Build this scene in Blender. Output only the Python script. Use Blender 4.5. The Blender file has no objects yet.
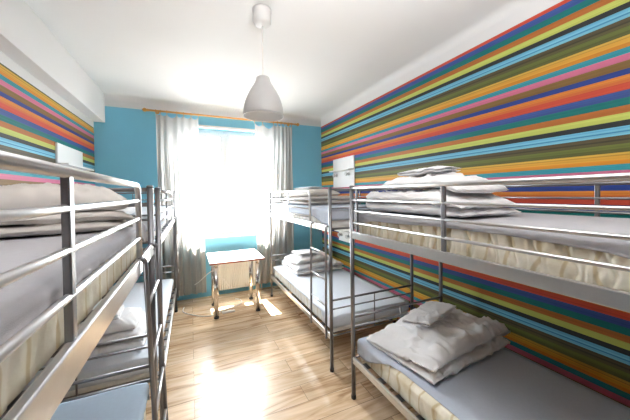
import bpy, bmesh, math, random
from mathutils import Vector, Matrix, noise

C = bpy.context.scene.collection
random.seed(7)
PI = math.pi

# ------------------------------------------------------------------ materials
def lin(c):
    return tuple(((v / 255) / 12.92 if v / 255 <= .04045 else ((v / 255 + .055) / 1.055) ** 2.4) for v in c)

def new_mat(name):
    m = bpy.data.materials.new(name)
    m.use_nodes = True
    nt = m.node_tree
    b = nt.nodes['Principled BSDF']
    return m, nt, b

def N(nt, t, **kw):
    n = nt.nodes.new(t)
    for k, v in kw.items():
        setattr(n, k, v)
    return n

def basic(name, col, rough=.6, metal=0., nscale=30., nvar=.06, bump=0., bscale=200., spec=.5, coords='Object'):
    """procedural material: base colour with faint noise variation and optional fine bump"""
    m, nt, b = new_mat(name)
    L = nt.links.new
    tc = N(nt, 'ShaderNodeTexCoord')
    nz = N(nt, 'ShaderNodeTexNoise'); nz.inputs['Scale'].default_value = nscale; nz.inputs['Detail'].default_value = 4
    L(tc.outputs[coords], nz.inputs['Vector'])
    mx = N(nt, 'ShaderNodeMix', data_type='RGBA')
    L(nz.outputs['Fac'], mx.inputs['Factor'])
    mx.inputs['A'].default_value = (*[v * (1 - nvar) for v in col], 1)
    mx.inputs['B'].default_value = (*[min(1, v * (1 + nvar)) for v in col], 1)
    L(mx.outputs['Result'], b.inputs['Base Color'])
    b.inputs['Roughness'].default_value = rough
    b.inputs['Metallic'].default_value = metal
    b.inputs['Specular IOR Level'].default_value = spec
    if bump:
        n2 = N(nt, 'ShaderNodeTexNoise'); n2.inputs['Scale'].default_value = bscale; n2.inputs['Detail'].default_value = 3
        L(tc.outputs[coords], n2.inputs['Vector'])
        bp = N(nt, 'ShaderNodeBump'); bp.inputs['Strength'].default_value = bump; bp.inputs['Distance'].default_value = .002
        L(n2.outputs['Fac'], bp.inputs['Height'])
        L(bp.outputs['Normal'], b.inputs['Normal'])
    return m

M_ceil = basic('white_paint', (.70, .70, .70), .85, nscale=3, nvar=.015, bump=.15, bscale=60, spec=.2)
M_blue = basic('blue_paint', lin((126, 195, 222)), .75, nscale=5, nvar=.03, bump=.2, bscale=90, spec=.25)
M_front = basic('darkened_wall', (.16, .15, .145), .85, nscale=3, nvar=.02, spec=.2)  # unseen wall darkened in colour so steel posts reflect a dim room end
M_steel_lit = basic('silver_steel_lit', (.60, .60, .61), .28, metal=.85, nscale=25, nvar=.08, bump=.08, bscale=300)  # bed paint lightened where rails and beams catch window light
M_steel_shaded = basic('silver_steel_shaded', (.25, .25, .265), .34, metal=.85, nscale=25, nvar=.08, bump=.08, bscale=300)  # same bed paint, darkened for posts and bars turned from the window
M_chrome = basic('chrome', (.78, .76, .74), .10, metal=1., nscale=15, nvar=.03)
M_rubber = basic('black_rubber', (.03, .03, .03), .6, nvar=.2)
M_white_lam = basic('white_laminate', (.86, .86, .86), .30, nscale=10, nvar=.01)
M_edge = basic('reddish_wood_edge', lin((168, 82, 48)), .5, nscale=40, nvar=.2)
M_cotton = basic('white_cotton', (.78, .775, .785), .9, nscale=40, nvar=.03, bump=.35, bscale=500, spec=.15)
M_cotton2 = basic('off_white_cotton', (.60, .57, .54), .9, nscale=30, nvar=.05, bump=.35, bscale=500, spec=.15)
M_towel = basic('white_linen', (.76, .76, .78), .95, nscale=60, nvar=.05, bump=.6, bscale=400, spec=.1)
M_sheet = basic('blue_grey_sheet', (.50, .55, .64), .95, nscale=60, nvar=.06, bump=.5, bscale=500, spec=.12)
M_sheet_b = basic('blue_sheet', (.46, .57, .70), .95, nscale=60, nvar=.06, bump=.5, bscale=500, spec=.12)
M_sheet_g = basic('grey_sheet', (.45, .45, .48), .95, nscale=60, nvar=.06, bump=.5, bscale=500, spec=.12)
M_sheet_w = basic('pale_sheet', (.66, .71, .78), .95, nscale=60, nvar=.04, bump=.4, bscale=500, spec=.12)
M_rod = basic('varnished_pine', lin((206, 148, 72)), .4, nscale=30, nvar=.15)
M_lamp = basic('grey_plastic', (.60, .60, .60), .45, nscale=20, nvar=.02)
M_cord = basic('white_plastic', (.80, .78, .74), .5, nvar=.02)
M_upvc = basic('white_window_frame', (.85, .85, .85), .35, nscale=8, nvar=.01)
M_rad = basic('cream_enamel', (.80, .78, .72), .4, nscale=15, nvar=.02)
M_board = basic('white_board', (.82, .82, .82), .45, nscale=12, nvar=.015)
M_hook = basic('grey_metal', (.5, .5, .5), .3, metal=.9, nvar=.05)
M_sillm = basic('pale_sill', lin((226, 208, 170)), .4, nscale=20, nvar=.08)

def mattress_mat(nm='quilted_cream_ticking', ca=(.74, .67, .50, 1), cb=(.92, .88, .77, 1)):
    m, nt, b = new_mat(nm)
    L = nt.links.new
    tc = N(nt, 'ShaderNodeTexCoord')
    nz = N(nt, 'ShaderNodeTexNoise'); nz.inputs['Scale'].default_value = 9; nz.inputs['Detail'].default_value = 5
    L(tc.outputs['Object'], nz.inputs['Vector'])
    rp = N(nt, 'ShaderNodeValToRGB')
    rp.color_ramp.elements[0].position = .3; rp.color_ramp.elements[0].color = ca
    rp.color_ramp.elements[1].position = .65; rp.color_ramp.elements[1].color = cb
    L(nz.outputs['Fac'], rp.inputs['Fac'])
    # quilting creases: their shade painted in as darker wavy lines
    wv = N(nt, 'ShaderNodeTexWave', wave_type='BANDS', bands_direction='Y', wave_profile='SIN')
    wv.inputs['Scale'].default_value = 3.4; wv.inputs['Distortion'].default_value = 3.2; wv.inputs['Detail'].default_value = 1; wv.inputs['Detail Scale'].default_value = 2.2
    L(tc.outputs['Object'], wv.inputs['Vector'])
    r2 = N(nt, 'ShaderNodeValToRGB'); r2.color_ramp.elements[0].position = .90; r2.color_ramp.elements[0].color = (1, 1, 1, 1); r2.color_ramp.elements[1].position = .985; r2.color_ramp.elements[1].color = (.80, .73, .58, 1)
    L(wv.outputs['Fac'], r2.inputs['Fac'])
    mm = N(nt, 'ShaderNodeMix', data_type='RGBA', blend_type='MULTIPLY'); mm.inputs['Factor'].default_value = 1
    L(rp.outputs['Color'], mm.inputs['A']); L(r2.outputs['Color'], mm.inputs['B'])
    L(mm.outputs['Result'], b.inputs['Base Color'])
    b.inputs['Roughness'].default_value = .9
    b.inputs['Specular IOR Level'].default_value = .15
    n2 = N(nt, 'ShaderNodeTexNoise'); n2.inputs['Scale'].default_value = 60
    L(tc.outputs['Object'], n2.inputs['Vector'])
    bp = N(nt, 'ShaderNodeBump'); bp.inputs['Strength'].default_value = .4; bp.inputs['Distance'].default_value = .003
    L(n2.outputs['Fac'], bp.inputs['Height']); L(bp.outputs['Normal'], b.inputs['Normal'])
    return m
M_matt = mattress_mat()
M_matt_w = mattress_mat('quilted_white_ticking', (.76, .75, .72, 1), (.88, .88, .87, 1))

def stripes_mat(name, origin):
    """striped mural paper: a repeat of 0.651 m running down the wall from 'origin'"""
    m, nt, b = new_mat(name)
    L = nt.links.new
    P = .651
    seq = [(0, (58, 88, 158)), (.041, (14, 122, 118)), (.086, (192, 112, 46)), (.125, (206, 216, 104)), (.167, (44, 48, 50)),
           (.200, (112, 196, 230)), (.216, (128, 208, 236)), (.226, (64, 140, 190)), (.232, (126, 204, 232)), (.250, (92, 82, 54)), (.270, (70, 64, 46)), (.282, (98, 92, 56)), (.298, (112, 122, 54)), (.325, (96, 100, 48)),
           (.347, (232, 186, 74)), (.360, (196, 150, 52)), (.366, (240, 178, 62)), (.390, (236, 150, 40)), (.412, (52, 162, 178)), (.450, (228, 122, 158)), (.488, (140, 106, 52)),
           (.534, (38, 66, 150)), (.567, (230, 138, 52)), (.590, (226, 116, 52)), (.609, (218, 78, 54)), (.6509, (218, 78, 54))]
    tc = N(nt, 'ShaderNodeTexCoord')
    sx = N(nt, 'ShaderNodeSeparateXYZ'); L(tc.outputs['Object'], sx.inputs[0])
    a = N(nt, 'ShaderNodeMath', operation='SUBTRACT'); a.inputs[0].default_value = origin; L(sx.outputs['Z'], a.inputs[1])
    w = N(nt, 'ShaderNodeMath', operation='ADD'); w.inputs[1].default_value = P * 6; L(a.outputs[0], w.inputs[0])
    mo = N(nt, 'ShaderNodeMath', operation='MODULO'); mo.inputs[1].default_value = P; L(w.outputs[0], mo.inputs[0])
    dv = N(nt, 'ShaderNodeMath', operation='DIVIDE'); dv.inputs[1].default_value = P; L(mo.outputs[0], dv.inputs[0])
    rp = N(nt, 'ShaderNodeValToRGB'); cr = rp.color_ramp; cr.interpolation = 'CONSTANT'
    seq = [(p, tuple(.93 * v + .07 * 118 for v in c)) for p, c in seq]
    els = seq[:-1]
    cr.elements[0].position = 0; cr.elements[0].color = (*lin(els[0][1]), 1)
    cr.elements[1].position = els[1][0] / P; cr.elements[1].color = (*lin(els[1][1]), 1)
    for p, c in els[2:]:
        e = cr.elements.new(p / P); e.color = (*lin(c), 1)
    L(dv.outputs[0], rp.inputs['Fac'])
    # fine printed streaks along the stripes
    mp = N(nt, 'ShaderNodeMapping'); mp.inputs['Scale'].default_value = (1, .6, 160)
    L(tc.outputs['Object'], mp.inputs['Vector'])
    nz = N(nt, 'ShaderNodeTexNoise'); nz.inputs['Scale'].default_value = 1.; nz.inputs['Detail'].default_value = 3
    L(mp.outputs[0], nz.inputs['Vector'])
    mr = N(nt, 'ShaderNodeMapRange'); mr.inputs['To Min'].default_value = .70; mr.inputs['To Max'].default_value = .92
    mr.inputs['From Min'].default_value = .3; mr.inputs['From Max'].default_value = .7
    L(nz.outputs['Fac'], mr.inputs['Value'])
    mx = N(nt, 'ShaderNodeMix', data_type='RGBA', blend_type='MULTIPLY'); mx.inputs['Factor'].default_value = 1
    L(rp.outputs['Color'], mx.inputs['A']); L(mr.outputs[0], mx.inputs['B'])
    L(mx.outputs['Result'], b.inputs['Base Color'])
    b.inputs['Roughness'].default_value = .55
    b.inputs['Specular IOR Level'].default_value = .3
    return m
M_str_r = stripes_mat('striped_mural_paper', 2.812)
M_str_l = stripes_mat('striped_mural_paper_lower_hung', 2.866)

def floor_mat():
    m, nt, b = new_mat('oak_laminate')
    L = nt.links.new
    tc = N(nt, 'ShaderNodeTexCoord')
    br = N(nt, 'ShaderNodeTexBrick')
    br.inputs['Scale'].default_value = 1; br.inputs['Brick Width'].default_value = 1.28; br.inputs['Row Height'].default_value = .193
    br.inputs['Mortar Size'].default_value = .0016; br.inputs['Mortar Smooth'].default_value = .1; br.offset = .37
    br.inputs['Color1'].default_value = (0, 0, 0, 1); br.inputs['Color2'].default_value = (1, 1, 1, 1); br.inputs['Mortar'].default_value = (.5, .5, .5, 1)
    L(tc.outputs['Object'], br.inputs['Vector'])
    mp = N(nt, 'ShaderNodeMapping'); mp.inputs['Scale'].default_value = (1.1, 9, 1)
    L(tc.outputs['Object'], mp.inputs['Vector'])
    # shift the grain per plank
    ad = N(nt, 'ShaderNodeVectorMath', operation='ADD')
    sc = N(nt, 'ShaderNodeVectorMath', operation='SCALE'); sc.inputs['Scale'].default_value = 7.
    L(br.outputs['Color'], sc.inputs[0]); L(mp.outputs[0], ad.inputs[0]); L(sc.outputs[0], ad.inputs[1])
    nz = N(nt, 'ShaderNodeTexNoise'); nz.inputs['Scale'].default_value = 1.6; nz.inputs['Detail'].default_value = 7; nz.inputs['Distortion'].default_value = 1.1
    L(ad.outputs[0], nz.inputs['Vector'])
    rp = N(nt, 'ShaderNodeValToRGB')
    e = rp.color_ramp.elements
    e[0].position = .28; e[0].color = (*lin((150, 112, 78)), 1)
    e[1].position = .66; e[1].color = (*lin((234, 210, 180)), 1)
    k = rp.color_ramp.elements.new(.45); k.color = (*lin((210, 180, 146)), 1)
    L(nz.outputs['Fac'], rp.inputs['Fac'])
    mp2 = N(nt, 'ShaderNodeMapping'); mp2.inputs['Scale'].default_value = (3, 90, 1)
    L(tc.outputs['Object'], mp2.inputs['Vector'])
    n3 = N(nt, 'ShaderNodeTexNoise'); n3.inputs['Scale'].default_value = 1.5; n3.inputs['Detail'].default_value = 4
    L(mp2.outputs[0], n3.inputs['Vector'])
    mr = N(nt, 'ShaderNodeMapRange'); mr.inputs['To Min'].default_value = .85; mr.inputs['To Max'].default_value = 1.1
    L(n3.outputs['Fac'], mr.inputs['Value'])
    mx = N(nt, 'ShaderNodeMix', data_type='RGBA', blend_type='MULTIPLY'); mx.inputs['Factor'].default_value = 1
    L(rp.outputs['Color'], mx.inputs['A']); L(mr.outputs[0], mx.inputs['B'])
    pv = N(nt, 'ShaderNodeMapRange'); pv.inputs['To Min'].default_value = .86; pv.inputs['To Max'].default_value = 1.1
    L(br.outputs['Color'], pv.inputs['Value'])
    m2 = N(nt, 'ShaderNodeMix', data_type='RGBA', blend_type='MULTIPLY'); m2.inputs['Factor'].default_value = 1
    L(mx.outputs['Result'], m2.inputs['A']); L(pv.outputs[0], m2.inputs['B'])
    m3 = N(nt, 'ShaderNodeMix', data_type='RGBA'); L(br.outputs['Fac'], m3.inputs['Factor'])
    L(m2.outputs['Result'], m3.inputs['A']); m3.inputs['B'].default_value = (.16, .10, .06, 1)
    L(m3.outputs['Result'], b.inputs['Base Color'])
    b.inputs['Roughness'].default_value = .22
    b.inputs['Specular IOR Level'].default_value = .5
    bp = N(nt, 'ShaderNodeBump'); bp.inputs['Strength'].default_value = .12; bp.inputs['Distance'].default_value = .002
    L(n3.outputs['Fac'], bp.inputs['Height']); L(bp.outputs['Normal'], b.inputs['Normal'])
    return m
M_floor = floor_mat()

def glass_mat():
    m = bpy.data.materials.new('window_glass'); m.use_nodes = True
    nt = m.node_tree; nt.nodes.clear(); L = nt.links.new
    o = N(nt, 'ShaderNodeOutputMaterial'); t = N(nt, 'ShaderNodeBsdfTransparent'); g = N(nt, 'ShaderNodeBsdfGlossy')
    t.inputs['Color'].default_value = (.97, .98, .98, 1); g.inputs['Roughness'].default_value = .02
    mx = N(nt, 'ShaderNodeMixShader'); mx.inputs[0].default_value = .05
    L(t.outputs[0], mx.inputs[1]); L(g.outputs[0], mx.inputs[2]); L(mx.outputs[0], o.inputs['Surface'])
    return m
M_glass = glass_mat()

def curtain_mat():
    m = bpy.data.materials.new('sheer_curtain_cloth'); m.use_nodes = True
    nt = m.node_tree; nt.nodes.clear(); L = nt.links.new
    o = N(nt, 'ShaderNodeOutputMaterial')
    d = N(nt, 'ShaderNodeBsdfDiffuse'); t = N(nt, 'ShaderNodeBsdfTranslucent'); p = N(nt, 'ShaderNodeBsdfTransparent')
    tc = N(nt, 'ShaderNodeTexCoord'); nz = N(nt, 'ShaderNodeTexNoise'); nz.inputs['Scale'].default_value = 120
    L(tc.outputs['Object'], nz.inputs['Vector'])
    mc = N(nt, 'ShaderNodeMix', data_type='RGBA'); L(nz.outputs['Fac'], mc.inputs['Factor'])
    mc.inputs['A'].default_value = (.48, .445, .415, 1); mc.inputs['B'].default_value = (.56, .525, .495, 1)
    L(mc.outputs['Result'], d.inputs['Color']); L(mc.outputs['Result'], t.inputs['Color'])
    a = N(nt, 'ShaderNodeMixShader'); a.inputs[0].default_value = .5
    L(d.outputs[0], a.inputs[1]); L(t.outputs[0], a.inputs[2])
    b = N(nt, 'ShaderNodeMixShader'); b.inputs[0].default_value = .015
    L(a.outputs[0], b.inputs[1]); L(p.outputs[0], b.inputs[2]); L(b.outputs[0], o.inputs['Surface'])
    return m
M_curt = curtain_mat()

# ------------------------------------------------------------------ helpers
def link(name, bm, mats, parent=None, smooth=False, recalc=True):
    me = bpy.data.meshes.new(name)
    if recalc:
        bmesh.ops.recalc_face_normals(bm, faces=bm.faces)
    bm.to_mesh(me); bm.free()
    for m in (mats if isinstance(mats, (list, tuple)) else [mats]):
        me.materials.append(m)
    if smooth:
        for p in me.polygons:
            p.use_smooth = True
    o = bpy.data.objects.new(name, me); C.objects.link(o)
    if parent:
        o.parent = parent
        o.matrix_parent_inverse = Matrix.Translation(parent.location).inverted()
    return o

def tag(o, label, cat, group=None):
    o['label'] = label; o['category'] = cat
    if group: o['group'] = group
    return o

def thing(name, loc, label, cat, group=None):
    o = bpy.data.objects.new(name, None); C.objects.link(o); o.location = loc
    o.empty_display_size = .1
    return tag(o, label, cat, group)

def struct(name, bm, mats, smooth=False, parent=None):
    o = link(name, bm, mats, parent, smooth); o['kind'] = 'structure'
    return o

def box(bm, a, b, bev=0., mi=0):
    x0, y0, z0 = [min(p, q) for p, q in zip(a, b)]; x1, y1, z1 = [max(p, q) for p, q in zip(a, b)]
    vs = [bm.verts.new(p) for p in [(x0, y0, z0), (x1, y0, z0), (x1, y1, z0), (x0, y1, z0), (x0, y0, z1), (x1, y0, z1), (x1, y1, z1), (x0, y1, z1)]]
    fs = [bm.faces.new([vs[i] for i in f]) for f in [(0, 3, 2, 1), (4, 5, 6, 7), (0, 1, 5, 4), (1, 2, 6, 5), (2, 3, 7, 6), (3, 0, 4, 7)]]
    for f in fs: f.material_index = mi
    if bev:
        es = list({e for f in fs for e in f.edges})
        r = bmesh.ops.bevel(bm, geom=es, offset=bev, segments=2, affect='EDGES', profile=.5)
        for f in r['faces']: f.material_index = mi
    return bm

def tube(bm, pts, r, seg=10, caps=True, mi=0, closed=False):
    """round tube along a list of points"""
    pts = [Vector(p) for p in pts]; n = len(pts); rings = []
    up = Vector((0, 0, 1)); prev = None
    for i, p in enumerate(pts):
        t = (pts[min(i + 1, n - 1)] - pts[max(i - 1, 0)]).normalized()
        if prev is None:
            a = t.cross(up)
            if a.length < 1e-3: a = t.cross(Vector((1, 0, 0)))
        else:
            a = prev - t * prev.dot(t)
        a.normalize(); prev = a; c = t.cross(a)
        rr = r[i] if isinstance(r, (list, tuple)) else r
        rings.append([bm.verts.new(p + (a * math.cos(2 * PI * k / seg) + c * math.sin(2 * PI * k / seg)) * rr) for k in range(seg)])
    for i in range(n - 1):
        for k in range(seg):
            f = bm.faces.new([rings[i][k], rings[i][(k + 1) % seg], rings[i + 1][(k + 1) % seg], rings[i + 1][k]]); f.smooth = True; f.material_index = mi
    if caps:
        bm.faces.new(rings[0][::-1]).material_index = mi; bm.faces.new(rings[-1]).material_index = mi
    return bm

def lathe(bm, prof, cx, cy, seg=40, mi=0):
    rings = []
    for r, z in prof:
        rings.append([bm.verts.new((cx + r * math.cos(2 * PI * k / seg), cy + r * math.sin(2 * PI * k / seg), z)) for k in range(seg)])
    for i in range(len(rings) - 1):
        for k in range(seg):
            f = bm.faces.new([rings[i][k], rings[i][(k + 1) % seg], rings[i + 1][(k + 1) % seg], rings[i + 1][k]]); f.smooth = True; f.material_index = mi
    return rings

def arc(c, r, a0, a1, n, f):
    return [f(c[0] + r * math.cos(a0 + (a1 - a0) * i / n), c[1] + r * math.sin(a0 + (a1 - a0) * i / n)) for i in range(n + 1)]

# ------------------------------------------------------------------ the room
R, LW, D, YF, H = 2.245, -1.18, 4.61, -2.6, 3.0
ZR, ZL = 2.838, 2.53
bm = bmesh.new(); box(bm, (LW - .1, YF - .1, -.06), (R + .1, D + .2, 0)); struct('floor', bm, M_floor)
bm = bmesh.new(); box(bm, (LW - .1, YF - .1, H), (R + .1, D + .2, H + .1)); struct('ceiling', bm, M_ceil)
bm = bmesh.new(); box(bm, (R, YF, 0), (R + .1, D, ZR)); box(bm, (R, YF, ZR), (R + .1, D, H), mi=1); struct('wall_right', bm, [M_str_r, M_ceil])
bm = bmesh.new(); box(bm, (LW - .1, YF, 0), (LW, D, ZL)); box(bm, (LW - .1, YF, ZL), (LW, D, H), mi=1); struct('wall_left', bm, [M_str_l, M_ceil])
bm = bmesh.new(); box(bm, (LW - .1, YF - .1, 0), (R + .1, YF, H)); struct('wall_front', bm, M_front)
# back wall with the window opening
WX0, WX1, WZ0, WZ1, WT = -.20, 1.33, .93, 2.655, .20
bm = bmesh.new()
y0, y1 = D, D + WT
box(bm, (LW - .1, y0, 0), (WX0, y1, ZR)); box(bm, (WX1, y0, 0), (R + .1, y1, ZR))
box(bm, (WX0, y0, 0), (WX1, y1, WZ0)); box(bm, (WX0, y0, WZ1), (WX1, y1, ZR))
box(bm, (LW - .1, y0, ZR), (R + .1, y1, H), mi=1)
struct('wall_back', bm, [M_blue, M_ceil])
# boxed beam along the left wall
BX, BZ = -1.05, 2.61
bm = bmesh.new(); box(bm, (LW, YF, BZ), (BX, D, H), .004); struct('trim_1', bm, M_ceil)
# coved joints between walls and ceiling
def cove(name, pts_fn, length, r=.07):
    bm = bmesh.new(); rows = []
    for t in length:
        prof = [pts_fn(t, r - r * math.sin(a), r - r * math.cos(a)) for a in [PI / 2 * k / 6 for k in range(7)]]
        rows.append([bm.verts.new(p) for p in prof])
    n = len(rows[0])
    for k in range(n - 1):
        bm.faces.new([rows[0][k], rows[0][k + 1], rows[1][k + 1], rows[1][k]])
    for f in bm.faces: f.smooth = True
    struct(name, bm, M_ceil)
cove('trim_2', lambda t, a, b: (R - a, t, H - b), (YF, D))
cove('trim_3', lambda t, a, b: (t, D - a, H - b), (BX, R))

# ------------------------------------------------------------------ window
FY = D + .13      # frame plane
bm = bmesh.new()
fw = .06
box(bm, (WX0, FY, WZ0), (WX0 + fw, FY + .065, WZ1), .004); box(bm, (WX1 - fw, FY, WZ0), (WX1, FY + .065, WZ1), .004)
box(bm, (WX0 + fw, FY, WZ0), (WX1 - fw, FY + .065, WZ0 + fw), .004); box(bm, (WX0 + fw, FY, WZ1 - fw), (WX1 - fw, FY + .065, WZ1), .004)
MX = .545
box(bm, (MX - .035, FY, WZ0 + fw), (MX + .035, FY + .065, WZ1 - fw), .004)
w1 = struct('window_1', bm, M_upvc)
def sash(x0, x1):
    z0, z1 = WZ0 + fw, WZ1 - fw; s = .065
    bm = bmesh.new()
    box(bm, (x0, FY - .02, z0), (x0 + s, FY + .03, z1), .005); box(bm, (x1 - s, FY - .02, z0), (x1, FY + .03, z1), .005)
    box(bm, (x0 + s, FY - .02, z0), (x1 - s, FY + .03, z0 + s), .005); box(bm, (x0 + s, FY - .02, z1 - s), (x1 - s, FY + .03, z1), .005)
    o = link('sash', bm, M_upvc, w1)
    bm = bmesh.new(); box(bm, (x0 + s, FY + .008, z0 + s), (x1 - s, FY + .014, z1 - s)); link('glass_pane', bm, M_glass, o)
    return o
s1 = sash(WX0 + fw - .015, MX - .02); s2 = sash(MX + .02, WX1 - fw + .015)
bm = bmesh.new()
box(bm, (MX - .055, FY - .045, 1.68), (MX - .032, FY - .02, 1.74), .003); box(bm, (MX - .05, FY - .06, 1.58), (MX - .036, FY - .042, 1.72), .004)
h_ = link('window_handle', bm, M_upvc, s1); h_['label'] = 'white lever handle'
for z in (1.25, 1.75, 2.3):
    bm = bmesh.new(); tube(bm, [(WX0 + fw - .01, FY - .03, z - .04), (WX0 + fw - .01, FY - .03, z + .04)], .009, 8); link('hinge', bm, M_hook, s1)
bm = bmesh.new(); box(bm, (WX0 - .03, D - .06, WZ0 - .012), (WX1 + .03, FY + .002, WZ0 + .018), .006); link('window_sill', bm, M_sillm, w1)
bm = bmesh.new(); box(bm, (WX0, D - .012, WZ1 - .004), (WX1, D + .03, WZ1 + .034), .003); struct('trim_4', bm, M_upvc)

# ------------------------------------------------------------------ bunk beds
def bunk(name, y0, y1, xf, xb, rails, guard, posts, bend, beam, ladder, label, full_far=True):
    """front posts at xf (aisle side), rear posts at xb (wall side). guard = (ya, yb) span of the front guard rail"""
    s = 1 if xb > xf else -1          # direction from the aisle to the wall
    root = thing(name, (xf, y1, 0), label, 'bunk bed', 'silver bunk beds')
    top = 1.65; r = .0175
    pr = .016
    for x in (xf, xb):
        for y in (y0 + r, y1 - r):
            bm = bmesh.new()
            tube(bm, [(x, y, .012), (x, y, top)], pr, 14)
            o = link('corner_post', bm, M_steel_shaded, root)
            bm = bmesh.new(); tube(bm, [(x, y, 0), (x, y, .03)], pr + .003, 14); f = link('foot_cap', bm, M_rubber, o)
            bm = bmesh.new(); tube(bm, [(x, y, top - .006), (x, y, top + .004), (x, y, top + .008)], [pr + .0015, pr + .0015, pr * .7], 14); link('post_cap', bm, M_steel_shaded, o)
    bz0, bz1 = beam
    for x, d in ((xf, s), (xb, -s)):
        for z0, z1 in ((bz0, bz1), (.285, .335)):
            bm = bmesh.new()
            box(bm, (x - d * .013, y0 + .03, z0), (x + d * .006, y1 - .03, z1), .004)
            zl = min(z0, 1.252)
            box(bm, (x + d * .006, y0 + .03, zl), (x + d * .03, y1 - .03, zl + .006), .001)     # inner lip that carries the slats
            o = link('side_beam', bm, M_steel_lit, root)
            for y in (y0 + .045, y1 - .045):
                bm = bmesh.new(); z = (z0 + z1) / 2
                tube(bm, [(x - d * .012, y, z), (x - d * .018, y, z)], .006, 8)
                link('bolt', bm, M_hook, o)
    for z0 in (1.252, .285):
        bm = bmesh.new(); n = 11
        for i in range(n):
            y = y0 + .12 + (y1 - y0 - .24) * i / (n - 1)
            box(bm, (xf + s * .008, y - .025, z0 + .006), (xb - s * .008, y + .025, z0 + .018))
        link('slat_base', bm, M_steel_shaded, root)
    # end boards, low and high, at both ends
    for y in (y0 + r, y1 - r):
        zs_low = (.637, .557, .315); zs_up = (1.635, 1.545, 1.465, bz0 + .03)
        for zs in (zs_low, zs_up):
            bm = bmesh.new()
            for i, z in enumerate(zs):
                tube(bm, [(xf + s * .01, y, z), (xb - s * .01, y, z)], .0095 if i in (0,) else .007, 10)
            xm = (xf + xb) / 2
            tube(bm, [(xm, y, zs[-1]), (xm, y, zs[0])], .006, 8)
            link('end_board', bm, M_steel_shaded, root)
    # rear guard
    bm = bmesh.new()
    for i, z in enumerate((1.636, 1.553, 1.474)):
        tube(bm, [(xb, y0 + r, z), (xb, y1 - r, z)], .0095 if i == 0 else .0075, 10)
    g = link('rear_guard_rail', bm, M_steel_shaded, root)
    for k in (.2, .47, .78):
        y = y0 + (y1 - y0) * k
        bm = bmesh.new(); box(bm, (xb - .006, y - .011, bz1 - .01), (xb + .006, y + .011, 1.632), .003); link('guard_post', bm, M_steel_shaded, g)
    # front guard
    ya, yb = guard
    bm = bmesh.new()
    for i, z in enumerate(rails):
        rr = .0115 if i == 0 else .0078
        if i == 0 and bend:
            e, dr = (yb, 1) if bend > 0 else (ya, -1)
            q = .05
            st = ya if bend > 0 else yb
            pts = [(xf, st, z)] + arc((e - dr * q, z - q), q, PI / 2, 0, 7, lambda a, b: (xf, (e - dr * q) + (a - (e - dr * q)) * dr, b))
            pts += [(xf, e, bz1 - .01)]
            tube(bm, pts, rr, 12)
        else:
            tube(bm, [(xf, ya, z), (xf, yb, z)], rr, 10)
    g = link('guard_rail', bm, M_steel_lit, root)
    for y in posts:
        bm = bmesh.new(); box(bm, (xf - .007, y - .0115, bz1 - .01), (xf + .007, y + .0115, rails[0]), .003); link('guard_post', bm, M_steel_shaded, g)
    # hanging ladder
    if ladder:
        la, lb, xt, xo, zlow, rungs = ladder
        X = lambda z: xt + (xo - xt) * (1.33 - z) / (1.33 - zlow)
        lr = bpy.data.objects.new('ladder', None); C.objects.link(lr); lr.location = (xt, la, zlow); lr.parent = root
        lr.matrix_parent_inverse = Matrix.Translation(root.location).inverted()
        for y in (la, lb):
            bm = bmesh.new()
            tube(bm, [(X(zlow), y, zlow), (X(bz1 - .02), y, bz1 - .02)] + arc((0, 0), 1, 0, PI, 8, lambda a, b: (X(bz1 - .02) + s * (1 - a) * .5 * abs(xf - xt), y, bz1 - .02 + b * .018)), .0100, 12)
            o = link('ladder_rail', bm, M_steel_shaded, root); o.parent = lr; o.matrix_parent_inverse = (Matrix.Translation(root.location) @ lr.matrix_parent_inverse @ Matrix.Translation(lr.location)).inverted()
        for z in rungs:
            bm = bmesh.new(); tube(bm, [(X(z), la, z), (X(z), lb, z)], .0082, 10)
            o = link('rung', bm, M_steel_lit, root); o.parent = lr; o.matrix_parent_inverse = (Matrix.Translation(root.location) @ lr.matrix_parent_inverse @ Matrix.Translation(lr.location)).inverted()
    return root

XR, XRB = 1.135, 2.08
XL_, XLB = -.207, -1.15
bunk('bunk_bed', -.20, 1.825, XR, XRB, (1.637, 1.545, 1.463, 1.373), (-.185, 1.81), (1.737, .967, .17), 0, (1.252, 1.307), None,
     'silver bunk bed without a visible ladder, quilted cream mattress on its upper level')
bunk('bunk_bed', 2.15, 4.18, XR, XRB, (1.628, 1.532, 1.442, 1.355), (2.615, 4.165), (3.30,), -1, (1.252, 1.307), (2.185, 2.515, 1.10, 1.09, .30, (1.06, .825, .59)),
     'silver bunk bed with a ladder, standing between the white table and the striped wall')
bunk('bunk_bed', -.24, 1.80, XL_, XLB, (1.645, 1.578, 1.501, 1.416), (-.225, 1.395), (.645, -.1), 1, (1.270, 1.335), (1.345, 1.735, -.180, -.145, .30, (1.13, .88, .64, .40)),
     'large silver bunk bed seen at close range, its guard rails running out past the viewer')
bunk('bunk_bed', 2.16, 4.20, XL_, XLB, (1.635, 1.555, 1.47, 1.40), (2.175, 3.80), (2.95,), 1, (1.252, 1.307), (3.87, 4.16, -.175, -.165, .30, (1.06, .825, .59)),
     'silver bunk bed near the pale curtain, mostly hidden behind two grey posts')

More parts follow.
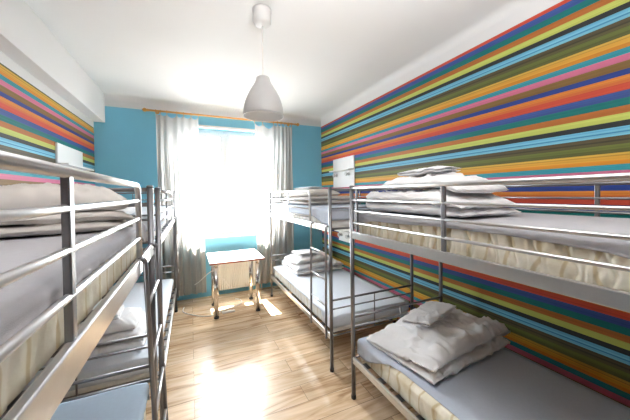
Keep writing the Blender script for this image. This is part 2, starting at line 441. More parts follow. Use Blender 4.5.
# ------------------------------------------------------------------ mattresses and sheets
def mattress(x0, x1, y0, y1, z0, z1, label, seed=0, hi=False, mat=None):
    """quilted block: wavy vertical tufts on the long and short sides"""
    bm = bmesh.new(); r = .022
    nx, ny, nz = 30, (320 if hi else 90), (14 if hi else 8)
    def pos(x, y, z, nrm):
        p = Vector((x, y, z))
        return p
    def grid(f, nu, nv):
        g = [[bm.verts.new(f(u / nu, v / nv)) for v in range(nv + 1)] for u in range(nu + 1)]
        for u in range(nu):
            for v in range(nv):
                fc = bm.faces.new([g[u][v], g[u + 1][v], g[u + 1][v + 1], g[u][v + 1]]); fc.smooth = True
    def puff(t, w):
        e = min(1, w * 7) * min(1, (1 - w) * 7)
        ph = t / .092 + .16 * math.sin(w * 5.2) + .35 * noise.noise(Vector((t * 5, w * 1.5, 4.)))
        d = abs(ph - round(ph))
        ph2 = t / .046 + .25 * math.sin(w * 6 + t * 40) + .8 * noise.noise(Vector((t * 9, w * 2, 8.)))
        d2 = abs(ph2 - round(ph2))
        return (1 if hi else .4) * e * (-.013 * math.exp(-(d / .10) ** 2) - .004 * math.exp(-(d2 / .16) ** 2) + .005 * noise.noise(Vector((t * 9, w * 3, seed))))
    def prof(w):     # rounded top and bottom edge inset
        d = min(w, 1 - w) * (z1 - z0)
        return 0 if d > r else -(r - math.sqrt(max(0, r * r - (r - d) ** 2)))
    zz = lambda v: z0 + (z1 - z0) * v
    for xs, d in ((x0, -1), (x1, 1)):
        grid(lambda u, v: (xs + d * (puff(u * (y1 - y0), v) + prof(v)), y0 + (y1 - y0) * u + (-1 if u > .5 else 1) * 0, zz(v)), ny * 2, nz)
    for ys, d in ((y0, -1), (y1, 1)):
        grid(lambda u, v: (x0 + (x1 - x0) * u, ys + d * (puff(u * (x1 - x0) + 9, v) * min(1, u * 12, (1 - u) * 12) + prof(v)), zz(v)), nx * 2, nz)
    for z in (z0, z1):
        grid(lambda u, v: (x0 - prof(0) + (x1 - x0 + 2 * prof(0)) * u, y0 - prof(0) + (y1 - y0 + 2 * prof(0)) * v, z), 4, 4)
    bmesh.ops.remove_doubles(bm, verts=bm.verts, dist=.002)
    return tag(link('mattress', bm, mat or M_matt), label, 'mattress', 'bunk mattresses')

def sheet(x0, x1, y0, y1, z1, front, mat, drop, label, seed=0, rest=.09, ends=.10):
    """fitted sheet over a mattress; drop(y) is how far it hangs on the aisle side"""
    bm = bmesh.new(); g = .014
    ny, nt = 150, 40
    s = 1 if front == x0 else -1
    W = abs(x1 - x0); xb = x1 if front == x0 else x0
    rows = []
    for j in range(ny + 1):
        y = y0 - g + (y1 - y0 + 2 * g) * j / ny
        row = []
        dA = drop(y); ins = max(0, -dA); dA = max(0, dA); gf = 1 - min(1, ins / .02); nA, nB, nC = 8, 22, 5
        e = min(1, (y - y0 + g) / .06, (y1 + g - y) / .06); e = max(0, e)
        for k in range(nA + 1):
            t = 1 - k / nA
            wig = .006 * noise.noise(Vector((y * 9, t * 3, seed))) * t
            rip = .004 * math.sin(y * 95 + 3 * noise.noise(Vector((y * 4, 0, seed)))) * max(0, t - .35)
            rr = .012 * (1 - min(1, t * dA / .02)) ** 2
            row.append((front + s * ins - s * gf * (g + max(wig + rip, -.003) - rr) - s * (1 - gf) * .012 * t, y, z1 + .006 - t * dA - .006 * (1 - t) ** 6 * 0))
        for k in range(1, nB):
            u = k / nB
            wr = .0035 * noise.noise(Vector((u * W * 3 + seed, y * 3, 1.))) + .002 * noise.noise(Vector((u * W * 14, y * 7, seed)))
            row.append((front + s * (ins + u * (W - ins)), y, z1 + .009 + max(-.001, wr)))
        for k in range(nC + 1):
            row.append((xb + s * g * .9, y, z1 + .006 - rest * k / nC))
        rows.append([bm.verts.new(p) for p in row])
    n = len(rows[0])
    for j in range(ny):
        for k in range(n - 1):
            bm.faces.new([rows[j][k], rows[j][k + 1], rows[j + 1][k + 1], rows[j + 1][k]]).smooth = True
    # end skirts
    for j, dy in ((0, -1), (ny, 1)):
        base = rows[j]; prev = base
        for q in range(1, 5):
            cur = [bm.verts.new((v.co.x, v.co.y + dy * .002 * math.sin(i * 1.7 + q), min(v.co.z, z1 + .006 - ends * q / 4))) for i, v in enumerate(base)]
            for i in range(n - 1):
                if (prev[i].co - cur[i].co).length < 1e-5 and (prev[i + 1].co - cur[i + 1].co).length < 1e-5: continue
                bm.faces.new([prev[i], prev[i + 1], cur[i + 1], cur[i]]).smooth = True
            prev = cur
    bmesh.ops.remove_doubles(bm, verts=bm.verts, dist=.0003)
    o = link('fitted_sheet', bm, mat)
    md = o.modifiers.new('cloth_thickness', 'SOLIDIFY'); md.thickness = .0015; md.offset = 1
    return tag(o, label, 'sheet', 'sheets on the bunk mattresses')

ss = lambda a, b, t: (lambda k: k * k * (3 - 2 * k))(min(1, max(0, (t - a) / (b - a))))
UZ0, UZ1, LZ0, LZ1 = 1.276, 1.445, .312, .462
MI, ME = .038, .056
beds = [  # front x, back x, y0, y1, upper mattress label, lower label, sheets
    (XR, XRB, -.20, 1.825, M_sheet_g, M_sheet, 'a'), (XR, XRB, 2.15, 4.18, M_sheet, M_sheet_w, 'b'),  # laddered bed's upper sheet takes the darker cloth in place of shadow
    (XL_, XLB, -.24, 1.80, M_sheet_g, M_sheet_b, 'c'), (XL_, XLB, 2.16, 4.20, M_sheet_w, M_sheet_w, 'd')]
MLAB = {'au': 'quilted cream mattress on the upper bunk facing the aisle with scalloped stitching', 'al': 'quilted cream mattress low down under the big rumpled duvet',
        'bu': 'pale mattress on the upper bunk of the laddered bed beside the window', 'bl': 'white mattress on the lower bunk beside the white table',
        'cu': 'cream mattress behind the close guard rails at mattress height', 'cl': 'mattress low under the close guard rails, below the blue sheet',
        'du': 'mattress on the upper bunk beside the pale curtain', 'dl': 'white mattress on the lower bunk seen through the two grey posts and ladder'}
SLAB = {'au': 'grey sheet half covering the quilted cream mattress on the upper bunk', 'al': 'blue-grey sheet under the big white duvet on the lower bunk',
        'bu': 'sheet darkened to blue-grey for shadow, hanging over the mattress end on the laddered upper bunk', 'bl': 'pale sheet on the lower bunk beside the white table',
        'cu': 'grey lilac sheet on the upper bunk behind the close guard rails', 'cl': 'plain blue sheet on the lower bunk below the close steel beam',
        'du': 'pale sheet on the upper bunk by the pale curtain', 'dl': 'pale blue sheet on the lower bunk behind the close ladder'}
DROPS = {
    'au': lambda y: .028 + .018 * ss(.95, 1.3, y) + .034 * ss(1.55, 1.75, y) + .014 * ss(.75, .45, y) + .05 * ss(.45, .1, y) + .003 * math.sin(y * 9),
    'al': lambda y: -.038 + .15 * ss(1.30, 1.72, y) + .003 * math.sin(y * 11),
    'bu': lambda y: .085 + .06 * ss(2.62, 2.30, y), 'bl': lambda y: .022 + .10 * ss(2.45, 2.30, y) + .003 * math.sin(y * 8),
    'cu': lambda y: .048 + .006 * math.sin(y * 5) + .05 * ss(1.62, 1.72, y), 'cl': lambda y: .05,
    'du': lambda y: .10, 'dl': lambda y: .03}
for xf, xb, ya, yb, mu, ml, k in beds:
    s = 1 if xb > xf else -1
    a, b = xf + s * MI, xb - s * MI
    for lev, z0, z1, m in (('u', UZ0, UZ1, mu), ('l', LZ0, LZ1, ml)):
        x0, x1 = min(a, b), max(a, b)
        if k + lev == 'cl': z1 = .555
        mattress(x0, x1, ya + ME, yb - ME, z0, z1, MLAB[k + lev], seed=ord(k) + (3 if lev == 'u' else 0), hi=(k + lev) == 'au', mat=M_matt_w if k in 'bd' else M_matt)
        sheet(x0, x1, ya + ME, yb - ME, z1, a, m, DROPS[k + lev], SLAB[k + lev], seed=ord(k) * .37)
US, LS = UZ1 + .014, LZ1 + .014      # resting heights on the sheets

# ------------------------------------------------------------------ bedding
def wr(p, f, amp, seed):
    """cloth wrinkle field"""
    q = Vector((p.x * f, p.y * f, p.z * f)) * .8 + Vector((seed * 3.1, seed * 1.7, seed))
    wv = noise.noise_vector(q * .6) * .9
    n1 = noise.noise(q * .7)
    rd = max(0, 1 - abs(noise.noise(q * Vector((1., 1., 1.)).x + wv)) * 3.2)
    rd2 = max(0, 1 - abs(noise.noise(q * 2.1 + wv * 1.6 + Vector((1, 7, 3)))) * 3.)
    rd3 = max(0, 1 - abs(noise.noise(q * 3.6 + wv * 2 + Vector((4, 2, 9)))) * 3.)
    return amp * (.7 * n1 + .95 * rd ** 1.6 + .5 * rd2 ** 1.6 + .22 * rd3 - .45)

def place(bm, cx, cy, z0, rot, hf=None, zmin=None, zmax=None):
    ca, sa = math.cos(rot), math.sin(rot)
    for v in bm.verts:
        x, y, z = v.co
        if hf: z = hf(x, y, z)
        if zmin is not None: z = max(z, zmin)
        if zmax is not None: z = min(z, zmax)
        v.co = (cx + x * ca - y * sa, cy + x * sa + y * ca, z0 + z)

def folded(name, lx, ly, t, n, cx, cy, z0, rot, mat, seed, label, cat, group, amp=.012, f=9., taper=.35, hf=None, ztop=None, pinch=5, side=1, nv=64):
    """a cloth folded n times in zig-zag: the folds run along local x, fold edges at local +-y"""
    a = ly / 2 - t / 2; rad = t / 2
    cen = []
    d = side
    for k in range(n):
        z = t * (k + .5)
        for i in range(23):
            cen.append((d * (-a + 2 * a * i / 22), z))
        if k < n - 1:
            for i in range(1, 8):
                an = -PI / 2 + PI * i / 8
                cen.append((d * (a + rad * math.cos(an)), z + rad + rad * math.sin(an)))
        d = -d
    m = len(cen)
    nor = []
    for i in range(m):
        p, q = cen[max(i - 1, 0)], cen[min(i + 1, m - 1)]
        ty, tz = q[0] - p[0], q[1] - p[1]; l = math.hypot(ty, tz) or 1
        nor.append((-tz / l, ty / l))
    bm = bmesh.new(); rings = []
    for j in range(nv + 1):
        u = -1 + 2 * j / nv
        pf = max(.10, (1 - abs(u) ** pinch)) ** .5
        ring = []
        for sgn in (1, -1):
            for i in range(m):
                ii = i if sgn == 1 else m - 1 - i
                e = min(ii, m - 1 - ii)
                ef = min(1, math.sqrt(max(0, 1 - (1 - min(e, 4) / 4) ** 2)) + .12)
                h = rad * .97 * pf * ef
                y = cen[ii][0] + nor[ii][0] * h * sgn
                zc = cen[ii][1] * (1 - taper + taper * pf)
                z = zc + nor[ii][1] * h * sgn
                v = Vector((u * lx / 2, y, z))
                dsp = wr(v, f, amp, seed) * (.35 + .65 * min(1, z / t))
                edge = .012 * noise.noise(Vector((y * 5, z * 8, seed + (9 if u > 0 else 0)))) * (1 if abs(u) > .9 else 0)
                v += Vector((edge, nor[ii][0] * sgn * dsp, nor[ii][1] * sgn * dsp))
                ring.append(bm.verts.new(v))
        rings.append(ring)
    N_ = 2 * m
    for j in range(nv):
        for i in range(N_):
            bm.faces.new([rings[j][i], rings[j][(i + 1) % N_], rings[j + 1][(i + 1) % N_], rings[j + 1][i]]).smooth = True
    for rg in (rings[0], rings[-1]):
        for i in range(m - 1):
            bm.faces.new([rg[i], rg[i + 1], rg[N_ - 2 - i], rg[N_ - 1 - i]]).smooth = True
    place(bm, cx, cy, z0, rot, hf, 0, ztop)
    o = link(name, bm, mat, smooth=True)
    return tag(o, label, cat, group)

def pillow(name, lx, ly, h, cx, cy, z0, rot, mat, seed, label, group, amp=.010, hf=None, sag=None, f=8., ztop=None):
    bm = bmesh.new(); nu, nv = 64, 44; top = []; bot = []
    for side, store in ((1, top), (-1, bot)):
        for i in range(nu + 1):
            row = []
            for j in range(nv + 1):
                u, v = -1 + 2 * i / nu, -1 + 2 * j / nv
                pr = max(0, (1 - abs(u) ** 2.6)) ** .55 * max(0, (1 - abs(v) ** 2.6)) ** .55
                pin = 1 - .10 * (1 - abs(u) ** 2) * (abs(v) ** 3) * 0 
                x = u * lx / 2 * (1 - .07 * (1 - v * v) * abs(u) ** 4 * -1 - .07 * abs(u) ** 2)
                y = v * ly / 2 * (1 - .06 * (1 - abs(u) ** 3) * abs(v) ** 2)
                if side == 1:
                    z = h * (.22 + .78 * pr) 
                    z += wr(Vector((x, y, .1)), f, amp, seed) * (.3 + pr) + .35 * amp * math.sin(13 * (u * 1.7 + v) + 5 * noise.noise(Vector((u * 2, v * 2, seed)))) * (1 - pr)
                    z = max(z, h * .14)
                else:
                    z = h * .16 * (1 - min(1, 3 * pr))
                if i in (0, nu) or j in (0, nv): z = h * .20
                row.append(bm.verts.new((x, y, z)))
            store.append(row)
    for g in (top, bot):
        for i in range(nu):
            for j in range(nv):
                bm.faces.new([g[i][j], g[i + 1][j], g[i + 1][j + 1], g[i][j + 1]])
    bmesh.ops.remove_doubles(bm, verts=bm.verts, dist=.0004)
    place(bm, cx, cy, z0, rot, hf, None if sag else 0, ztop)
    o = link(name, bm, mat, smooth=True)
    return tag(o, label, 'pillow', group)

from mathutils.bvhtree import BVHTree
def drape(o, sup, gap=.003, rad=.03, stiff=6, lift=.8, flat=0):
    """lower a cloth thing onto the one it rests on, following its surface"""
    me = sup.data
    t = BVHTree.FromPolygons([v.co.copy() for v in me.vertices], [tuple(p.vertices) for p in me.polygons])
    def hit(x, y):
        h = t.ray_cast(Vector((x, y, 5)), Vector((0, 0, -1)))
        return h[0].z if h[0] else None
    zlo = min(v.co.z for v in o.data.vertices)
    hs = {}
    vs = o.data.vertices
    res = []
    for v in vs:
        k = (round(v.co.x / .012), round(v.co.y / .012))
        if k not in hs:
            m = [hit(k[0] * .012 + rad * a, k[1] * .012 + rad * b) for a in (-1, -.5, 0, .5, 1) for b in (-1, -.5, 0, .5, 1)]
            m = [q for q in m if q is not None]
            hs[k] = max(m) if m else None
    top = max(q for q in hs.values() if q is not None); low = min(q for q in hs.values() if q is not None)
    for k in hs:
        if hs[k] is None: hs[k] = low
    raw = dict(hs)
    if flat:
        n_ = len(hs); mx_ = sum(k[0] for k in hs) / n_; my_ = sum(k[1] for k in hs) / n_; mz_ = sum(hs.values()) / n_
        sxx = sum((k[0] - mx_) ** 2 for k in hs); syy = sum((k[1] - my_) ** 2 for k in hs); sxy = sum((k[0] - mx_) * (k[1] - my_) for k in hs)
        sxz = sum((k[0] - mx_) * (hs[k] - mz_) for k in hs); syz = sum((k[1] - my_) * (hs[k] - mz_) for k in hs)
        dt = sxx * syy - sxy * sxy; pa = (sxz * syy - syz * sxy) / dt; pb = (syz * sxx - sxz * sxy) / dt
        pln = {k: mz_ + pa * (k[0] - mx_) + pb * (k[1] - my_) for k in hs}
        hs = {k: pln[k] + (1 - flat) * (hs[k] - pln[k]) for k in hs}
    for _ in range(stiff):
        hs = {k: sum(hs.get((k[0] + a, k[1] + b), hs[k]) for a in (-2, 0, 2) for b in (-2, 0, 2)) / 9 for k in hs}
    up_ = max(raw[k] - hs[k] for k in hs) * lift
    for v in vs:
        k = (round(v.co.x / .012), round(v.co.y / .012))
        nb = [hs.get((k[0] + a, k[1] + b), hs[k]) for a in (-1, 0, 1) for b in (-1, 0, 1)]
        v.co.z += sum(nb) / len(nb) + gap - zlo + up_
    return o

GD, GP, GL = 'folded duvets on the bunks', 'pillows on the bunks', 'folded linen sets on the bunks'
# upper bunk along the striped wall
d0 = folded('folded_duvet', .50, .84, .074, 2, 1.47, 1.32, US + .002, 0, M_cotton, 1, 'white duvet folded on the grey sheet of the upper bunk, under a pillow', 'duvet', GD,
       amp=.017, f=9.5, taper=.2, side=1, ztop=.158, hf=lambda x, y, z: z * (1 - .5 * ss(-.15, -.46, y)))
for v in d0.data.vertices:               # gathered cloth towards the folded end
    k_ = ss(1.40, 1.68, v.co.y); z_ = (v.co.z - US) / .15
    if z_ > .06:
        w_ = noise.noise(Vector((v.co.x * 9, v.co.y * 5, v.co.z * 12)))
        v.co.y += k_ * (.011 * math.sin(v.co.z * 110 + v.co.x * 24 + 5 * w_) + .010 * w_)
        v.co.x -= k_ * (1 if v.co.x < 1.35 else 0) * .011 * math.sin(v.co.y * 75 + v.co.z * 45 + 5 * w_)
d1 = pillow('pillow', .68, .46, .082, 1.46, 1.30, US + .149, PI / 2 + .06, M_cotton, 2, 'white pillow on top of the folded duvet against the striped mural', GP, amp=.015, f=8.5)
drape(d1, d0)
d2 = folded('folded_linen', .20, .34, .016, 2, 1.42, 1.33, US + .249, .06, M_towel, 3, 'small folded linen set on top of the pillow by the striped mural', 'linen', GL, amp=.004, f=14, taper=.1)
drape(d2, d1, stiff=1, lift=.5, gap=.005, rad=.022)
# lower bunk along the striped wall
def hf_big(x, y, z):
    k = 1 - .80 * ss(.02, .66, (-x * .80 + y * .80))      # slopes down to the far aisle corner
    k *= 1.02 - .14 * ss(-.30, .20, y)
    k *= 1 - .10 * ss(-.10, -.40, x)
    return z * k
big = folded('folded_duvet', 0.82, .61, .090, 2, 1.635, 1.425, LS + .002, .09, M_cotton, 5, 'big rumpled white duvet folded on the blue-grey sheet of the lower bunk', 'duvet', GD,
       amp=.030, f=7.5, taper=.25, side=1, hf=hf_big, pinch=9, nv=110)
for v in big.data.vertices:          # tucked against the end board
    if v.co.y > 1.755: v.co.y = 1.755 + .03 * math.tanh((v.co.y - 1.755) / .03)
# laddered bed, upper and lower
a0 = folded('folded_duvet', .72, .92, .055, 2, 1.60, 3.42, US + .002, 0, M_cotton2, 11, 'off-white duvet folded on the laddered upper bunk before the blue wall', 'duvet', GD, amp=.008, ztop=.106)
a1 = pillow('pillow', .50, .86, .095, 1.50, 3.46, US + .112, .04, M_cotton2, 12, 'off-white pillow on the laddered upper bunk before the blue wall', GP, ztop=.086); drape(a1, a0)
a2 = folded('folded_linen', .22, .46, .013, 2, 1.52, 3.55, US + .201, .1, M_towel, 13, 'thin folded linen set topping the pile before the blue wall', 'linen', GL, amp=.003, f=14, taper=.1); drape(a2, a1, stiff=1, lift=.5, gap=.005, rad=.022)
a0 = folded('folded_duvet', .74, .66, .065, 2, 1.665, 3.78, LS + .002, .03, M_cotton, 15, 'white duvet folded on the lower bunk beside the table', 'duvet', GD, amp=.012, ztop=.124)
a1 = pillow('pillow', .64, .50, .085, 1.61, 3.81, LS + .130, .08, M_cotton, 16, 'white pillow on the folded duvet beside the table', GP, ztop=.080); drape(a1, a0)
a2 = folded('folded_linen', .30, .34, .016, 2, 1.57, 3.84, LS + .214, .05, M_towel, 17, 'folded linen set on the pillow pile beside the table', 'linen', GL, amp=.003, f=14, taper=.1); drape(a2, a1, stiff=1, lift=.5, gap=.005, rad=.022)
# close bunk, upper level
a0 = folded('folded_duvet', .56, .46, .040, 2, -.55, 1.47, US + .002, .3, M_cotton2, 21, 'grey-white duvet folded flat behind the close guard rails at mattress height', 'duvet', GD, amp=.007, ztop=.078)
a1 = pillow('pillow', .54, .44, .105, -.54, 1.49, US + .084, .3, M_cotton2, 22, 'grey-white pillow behind the close guard rails at mattress height', GP); drape(a1, a0)
# bed by the curtain
pillow('pillow', .44, .50, .10, -.62, 2.50, US + .002, 0, M_cotton, 24, 'white pillow on the upper bunk glimpsed past the two grey posts', GP)
a0 = folded('folded_duvet', .58, .48, .065, 2, -.62, 2.53, LS + .002, 0, M_cotton, 25, 'white duvet folded on the lower bunk behind dark end rails', 'duvet', GD, amp=.012, ztop=.124)
a1 = pillow('pillow', .48, .40, .085, -.62, 2.56, LS + .130, .05, M_cotton, 26, 'white pillow on the duvet behind dark end rails', GP, ztop=.072); drape(a1, a0)
a2 = folded('folded_linen', .24, .24, .024, 2, -.62, 2.52, LS + .206, .1, M_towel, 27, 'folded white linen set on the pile behind dark end rails', 'linen', GL, amp=.003, f=14, taper=.1); drape(a2, a1, stiff=1, lift=.5, gap=.005, rad=.022)

# ------------------------------------------------------------------ table by the window
tb = thing('table', (.56, 3.98, 0), 'small white-topped table with chrome legs in front of the radiator', 'table')
bm = bmesh.new(); box(bm, (.205, 3.645, .713), (.908, 4.335, .736), .0015)
for f_ in bm.faces:
    f_.normal_update()
    f_.material_index = 1 if abs(f_.normal.z) < .3 else 0
link('tabletop', bm, [M_white_lam, M_edge], tb)
for x in (.283, .822):
    for y in (3.735, 4.20):
        bm = bmesh.new(); tube(bm, [(x, y, .02), (x, y, .70)], .029, 20); lg = link('leg', bm, M_chrome, tb)
        bm = bmesh.new(); tube(bm, [(x, y, .69), (x, y, .713)], .045, 20); link('mounting_plate', bm, M_chrome, lg)
        bm = bmesh.new(); tube(bm, [(x, y, 0), (x, y, .022)], .031, 20); link('rubber_foot', bm, M_rubber, lg)

# ------------------------------------------------------------------ radiator
rd = thing('radiator', (.68, D - .06, 0), 'cream ribbed panel radiator on the blue wall under the window', 'radiator')
bm = bmesh.new()
x0, x1, z0, z1 = .36, 1.03, .085, .56; n = 20
prof = []
for i in range(n * 4 + 1):
    x = x0 + (x1 - x0) * i / (n * 4); k = i % 4
    prof.append((x, D - .085 + (.0 if k in (0, 1) else .012)))
for i in range(len(prof) - 1):
    (xa, ya), (xb_, yb_) = prof[i], prof[i + 1]
    bm.faces.new([bm.verts.new(p) for p in [(xa, ya, z0), (xb_, yb_, z0), (xb_, yb_, z1), (xa, ya, z1)]])
bmesh.ops.remove_doubles(bm, verts=bm.verts, dist=.0005)
box(bm, (x0, D - .074, z0), (x1, D - .035, z1), .003)
link('panel', bm, M_rad, rd)
bm = bmesh.new(); box(bm, (x0 - .004, D - .09, z1 - .004), (x1 + .004, D - .03, z1 + .008), .003); link('top_grille', bm, M_rad, rd)
for x in (x0 + .08, x1 - .08):
    bm = bmesh.new(); box(bm, (x - .015, D - .036, .15), (x + .015, D - .001, .5)); link('wall_bracket', bm, M_rad, rd)
for x in (x1 + .03,):
    bm = bmesh.new(); tube(bm, [(x1 - .01, D - .06, .12), (x, D - .06, .12), (x + .008, D - .06, .112), (x + .01, D - .06, 0)], .009, 10); link('pipe', bm, M_rad, rd)
    bm = bmesh.new(); tube(bm, [(x, D - .055, .12), (x, D - .115, .12)], [.018, .016], 14); link('valve', bm, M_cord, rd)

# ------------------------------------------------------------------ curtains and rod
RZ, RY = 2.808, D - .12
rod = thing('curtain_rod', (.58, RY, RZ), 'pine curtain rod with ball ends across the top of the blue wall', 'curtain rod')
bm = bmesh.new(); tube(bm, [(-.52, RY, RZ), (1.69, RY, RZ)], .014, 14); link('pole', bm, M_rod, rod)
for x, d in ((-.52, -1), (1.69, 1)):
    bm = bmesh.new(); tube(bm, [(x + d * t, RY, RZ) for t in (0, .012, .018, .03, .045, .06, .07, .076)], [.018, .018, .012, .022, .028, .024, .013, .004], 16); link('finial', bm, M_rod, rod)
for x in (-.42, 1.60):
    bm = bmesh.new(); tube(bm, [(x, RY, RZ), (x, RY + .03, RZ + .012), (x, D - .002, RZ + .012)], .010, 10); tube(bm, [(x, D - .012, RZ + .012), (x, D - .001, RZ + .012)], .028, 16); link('rod_bracket', bm, M_rod, rod)
def ring(x):
    bm = bmesh.new()
    tube(bm, [(x, RY + .022 * math.cos(2 * PI * k / 20), RZ - .004 + .022 * math.sin(2 * PI * k / 20)) for k in range(21)], .0035, 8, caps=False)
    tube(bm, [(x, RY, RZ - .026), (x, RY, RZ - .048)], .003, 6)
    link('curtain_ring', bm, M_rod, rod)
def curtain(hooks, xb0, xb1, zb, label, seed, deep):
    xs0, xs1 = hooks[0], hooks[-1]
    for x in hooks: ring(x)
    nu, nv = 170, 70
    bm = bmesh.new(); g = []
    for i in range(nu + 1):
        u = i / nu
        # piecewise top: interpolate between hooks, sagging between them
        q = u * (len(hooks) - 1); k = min(int(q), len(hooks) - 2); t = q - k
        xt = hooks[k] + (hooks[k + 1] - hooks[k]) * t
        gap = hooks[k + 1] - hooks[k]
        sag = (4 * t * (1 - t)) * (deep * gap)
        row = []
        for j in range(nv + 1):
            v = j / nv                     # 0 top, 1 bottom
            zt = RZ - .046 - sag * (1 - ss(0, .55, v)) 
            z = zt + (zb - zt) * v
            xbm = xb0 + (xb1 - xb0) * u
            e = ss(0, 1, v)
            x = xt + (xbm - xt) * e
            ph = u * (len(hooks) - 1) * 2 * PI
            am = .010 + .011 * ss(.0, .35, v)
            y = RY + am * math.cos(ph) * .75 + am * .6 * math.sin(ph * 2.3 + seed + 1.2 * v) * ss(.05, .4, v) + .02 * noise.noise(Vector((u * 6, v * 2.2, seed)))
            x += .012 * math.sin(ph * 1.7 + 2 * v + seed) * ss(.1, .5, v) + .012 * noise.noise(Vector((u * 4, v * 3, seed + 4)))
            y = min(y - .03, D - .10)
            row.append(bm.verts.new((x, y, z)))
        g.append(row)
    for i in range(nu):
        for j in range(nv):
            bm.faces.new([g[i][j], g[i + 1][j], g[i + 1][j + 1], g[i][j + 1]]).smooth = True
    o = link('curtain', bm, M_curt)
    return tag(o, label, 'curtain', 'sheer window curtains')
curtain([-.43, -.37, -.29, -.16, -.07, .03, .13], -.43, .21, .12, 'sheer pale curtain gathered beside the bed mostly hidden by grey posts', 1, .35)
curtain([.98, 1.11, 1.30, 1.37, 1.43, 1.50, 1.56, 1.62], .99, 1.62, .12, 'sheer beige curtain behind the laddered bunk bed, with a deep swag at its top', 2, .42)

# ------------------------------------------------------------------ pendant lamp
PX, PY = .522, 2.07
pd = thing('pendant_lamp', (PX, PY, H), 'grey bell-shaped pendant lamp hanging from the white ceiling', 'lamp')
bm = bmesh.new()
lathe(bm, [(.001, H - .001), (.070, H - .001), (.071, H - .022), (.066, H - .027), (.068, H - .07), (.066, H - .098), (.058, H - .112), (.040, H - .120), (.008, H - .122), (.001, H - .122)], PX, PY)
link('ceiling_cup', bm, M_lamp, pd)
bm = bmesh.new(); tube(bm, [(PX, PY, H - .12), (PX, PY, 2.485)], .0042, 8); link('cord', bm, M_cord, pd)
bm = bmesh.new()
outer = [(.008, 2.493), (.040, 2.491), (.049, 2.485), (.053, 2.472), (.057, 2.455), (.070, 2.43), (.088, 2.402), (.106, 2.372), (.122, 2.340), (.135, 2.306), (.145, 2.27), (.151, 2.235), (.154, 2.205), (.154, 2.192)]
inner = [(r - .004, z - .003) for r, z in reversed(outer[1:])]
inner[0] = (.150, 2.192)
lathe(bm, outer, PX, PY, 56, 0)
lathe(bm, [outer[-1]] + inner + [(.006, 2.484)], PX, PY, 56, 1)
bmesh.ops.remove_doubles(bm, verts=bm.verts, dist=.0002)
link('lamp_shade', bm, [M_lamp, M_upvc], pd)
bm = bmesh.new(); lathe(bm, [(.001, 2.482), (.022, 2.482), (.022, 2.42), (.014, 2.415), (.001, 2.415)], PX, PY, 20); link('bulb_socket', bm, M_cord, pd)
bm = bmesh.new(); lathe(bm, [(.013, 2.416), (.015, 2.395), (.026, 2.365), (.031, 2.335), (.026, 2.308), (.012, 2.295), (.001, 2.293)], PX, PY, 24); link('bulb', bm, M_upvc, pd)

# ------------------------------------------------------------------ wall panels with ledge and hooks
def panel(wx, d, ya, yb, z0, z1, zl, hooks, label, ext=0):
    """d = direction out of the wall"""
    root = thing('wall_shelf', (wx, (ya + yb) / 2, z0), label, 'shelf', 'white wall panels with a ledge')
    bm = bmesh.new(); box(bm, (wx, ya, z0), (wx + d * .018, yb, z1), .002); link('back_panel', bm, M_board, root)
    bm = bmesh.new(); box(bm, (wx + d * .018, ya + .0, zl - .012), (wx + d * .10, yb + ext, zl + .006), .002); link('ledge', bm, M_board, root)
    for y in hooks:
        bm = bmesh.new(); tube(bm, [(wx + d * .017, y, zl - .07), (wx + d * .022, y, zl - .07), (wx + d * .024, y, zl - .07), (wx + d * .062, y, zl - .07), (wx + d * .064, y, zl - .07), (wx + d * .078, y, zl - .07)], [.030, .030, .014, .014, .031, .031], 18); link('hook', bm, M_lamp, root)
    return root
panel(R, -1, 3.475, 4.12, 1.695, 2.165, 1.965, (4.0, 3.62), 'white wall panel with hooks on the striped mural above the laddered bunk')
panel(R, -1, 3.50, 3.95, .83, 1.22, 1.0, (3.86, 3.62), 'white wall panel low on the striped mural over the lower bunk beside the window')
panel(LW, 1, 3.42, 4.10, 1.80, 2.125, 1.925, (3.6, 3.98), 'white wall panel with protruding ledge next to the blue wall corner', ext=.10)

# ------------------------------------------------------------------ cables on the floor
def smooth_path(pts, n=12):
    pts = [Vector(p) for p in pts]; out = []
    P = [pts[0]] + pts + [pts[-1]]
    for i in range(1, len(P) - 2):
        for k in range(n):
            t = k / n
            a, b, c, d = P[i - 1], P[i], P[i + 1], P[i + 2]
            out.append(.5 * ((2 * b) + (c - a) * t + (2 * a - 5 * b + 4 * c - d) * t * t + (3 * b - a - 3 * c + d) * t ** 3))
    out.append(pts[-1]); return out
bm = bmesh.new()
tube(bm, smooth_path([(-.11, 4.28, .008), (-.12, 4.13, .008), (-.03, 3.99, .008), (.134, 3.85, .008), (.27, 3.83, .008), (.40, 3.94, .008), (.55, 4.0, .008), (.66, 4.10, .008), (.66, 4.22, .008), (.60, 4.29, .008)]), .0065, 8)
tag(link('power_cable', bm, M_cord), 'pale cable curling across the floor under the table', 'cable')
bm = bmesh.new()
tube(bm, smooth_path([(.03, 4.17, .34), (.088, 4.165, .375), (.16, 4.165, .435), (.229, 4.163, .49), (.283, 4.164, .505), (.357, 4.163, .441), (.42, 4.165, .355), (.488, 4.165, .256), (.50, 4.165, .23)]), .006, 8)
tag(link('hanging_cord', bm, M_cord), 'white cord draped over a back leg of the table', 'cable')
bm = bmesh.new(); box(bm, (.36, 3.83, .001), (.53, 3.87, .022), .006); a_ = link('cable_adapter', bm, M_cord)
tag(a_, 'small white adapter lying on the floor under the table', 'adapter')

# ------------------------------------------------------------------ big duvet's linen set is added last so it can lean on the slope
bl_ = folded('folded_linen', .44, .21, .017, 2, 1.64, 1.515, LS + .207, .30, M_towel, 31, 'grey-white folded linen set on the big rumpled duvet of the lower bunk', 'linen', GL, amp=.005, f=12, taper=.1)

drape(bl_, big, rad=.02, stiff=6, lift=.95, flat=.6, gap=.004)

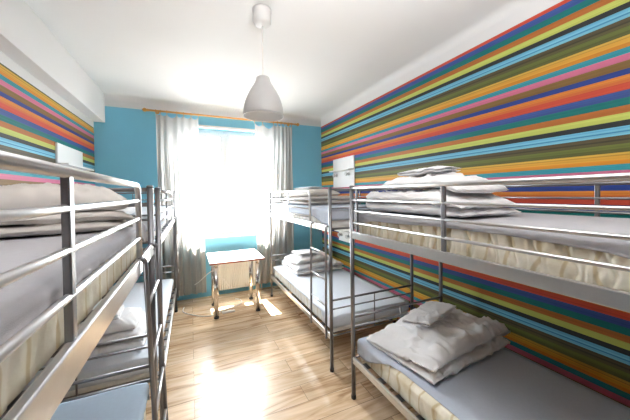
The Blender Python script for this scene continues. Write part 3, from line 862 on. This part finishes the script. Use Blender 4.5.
# ------------------------------------------------------------------ light
w = bpy.data.worlds.new('daylight'); bpy.context.scene.world = w; w.use_nodes = True
bg = w.node_tree.nodes['Background']; bg.inputs['Color'].default_value = (.93, .97, 1., 1); bg.inputs['Strength'].default_value = 9.
wn = w.node_tree; wtc = N(wn, 'ShaderNodeTexCoord'); wsx = N(wn, 'ShaderNodeSeparateXYZ'); wn.links.new(wtc.outputs['Generated'], wsx.inputs[0])
wmr = N(wn, 'ShaderNodeMapRange'); wmr.inputs['From Min'].default_value = -.12; wmr.inputs['From Max'].default_value = .10; wmr.inputs['To Min'].default_value = 2.6; wmr.inputs['To Max'].default_value = 9.5   # dimmer ground below the horizon
wn.links.new(wsx.outputs['Z'], wmr.inputs['Value']); wn.links.new(wmr.outputs[0], bg.inputs['Strength'])
sd = bpy.data.lights.new('sun', 'SUN'); sd.energy = 20; sd.angle = math.radians(.6); sd.color = (1, .93, .82)
so = bpy.data.objects.new('sun', sd); C.objects.link(so)
dirv = Vector((.10, -1, -2.0)).normalized()
so.rotation_euler = dirv.to_track_quat('-Z', 'Y').to_euler(); so.location = (0, 8, 6)
pl = bpy.data.lights.new('window_portal', 'AREA'); pl.shape = 'RECTANGLE'; pl.size = WX1 - WX0; pl.size_y = WZ1 - WZ0; pl.cycles.is_portal = True
po = bpy.data.objects.new('window_portal', pl); C.objects.link(po); po.location = ((WX0 + WX1) / 2, D + WT + .01, (WZ0 + WZ1) / 2); po.rotation_euler = (-PI / 2, 0, 0)

# invented soft fill aimed at the ceiling to brighten the near half
fl = bpy.data.lights.new('added_fill_light', 'AREA'); fl.shape = 'DISK'; fl.size = .5; fl.energy = 16; fl.color = (1, .98, .96)
fo = bpy.data.objects.new('added_fill_light', fl); C.objects.link(fo); fo.location = (.35, -.1, 2.0); fl.spread = math.radians(120)
fo.rotation_euler = Vector((.15, .35, 1)).normalized().to_track_quat('-Z', 'Y').to_euler()

# ------------------------------------------------------------------ camera
cam = bpy.data.cameras.new('camera'); co = bpy.data.objects.new('camera', cam); C.objects.link(co)
th, rho, phi, f, pcx, pcy = .4193, .0128, .0158, 274.06, 312.58, 197.85
r0 = Vector((math.cos(th), -math.sin(th), 0)); w0 = Vector((math.sin(th), math.cos(th), 0)); zz = Vector((0, 0, 1))
fw_ = w0 * math.cos(phi) - zz * math.sin(phi); u0 = zz * math.cos(phi) + w0 * math.sin(phi)
cr_ = r0 * math.cos(rho) - u0 * math.sin(rho); cu_ = u0 * math.cos(rho) + r0 * math.sin(rho)
m3 = Matrix((cr_, cu_, -fw_)).transposed()
co.matrix_world = Matrix.Translation((0, 0, 1.6)) @ m3.to_4x4()
cam.sensor_fit = 'HORIZONTAL'; cam.sensor_width = 36; cam.lens = 36 * f / 630
cam.shift_x = (315 - pcx) / 630; cam.shift_y = (pcy - 210) / 630; cam.clip_start = .02
sc = bpy.context.scene
sc.camera = co
vs = sc.view_settings
vs.view_transform = 'Standard'; vs.look = 'None'; vs.gamma = 1; vs.use_curve_mapping = False; vs.exposure = 2.3
sc.cycles.use_denoising = True
sc.cycles.max_bounces = 14; sc.cycles.diffuse_bounces = 9; sc.cycles.glossy_bounces = 5; sc.cycles.transparent_max_bounces = 16
sc.cycles.sample_clamp_indirect = 8
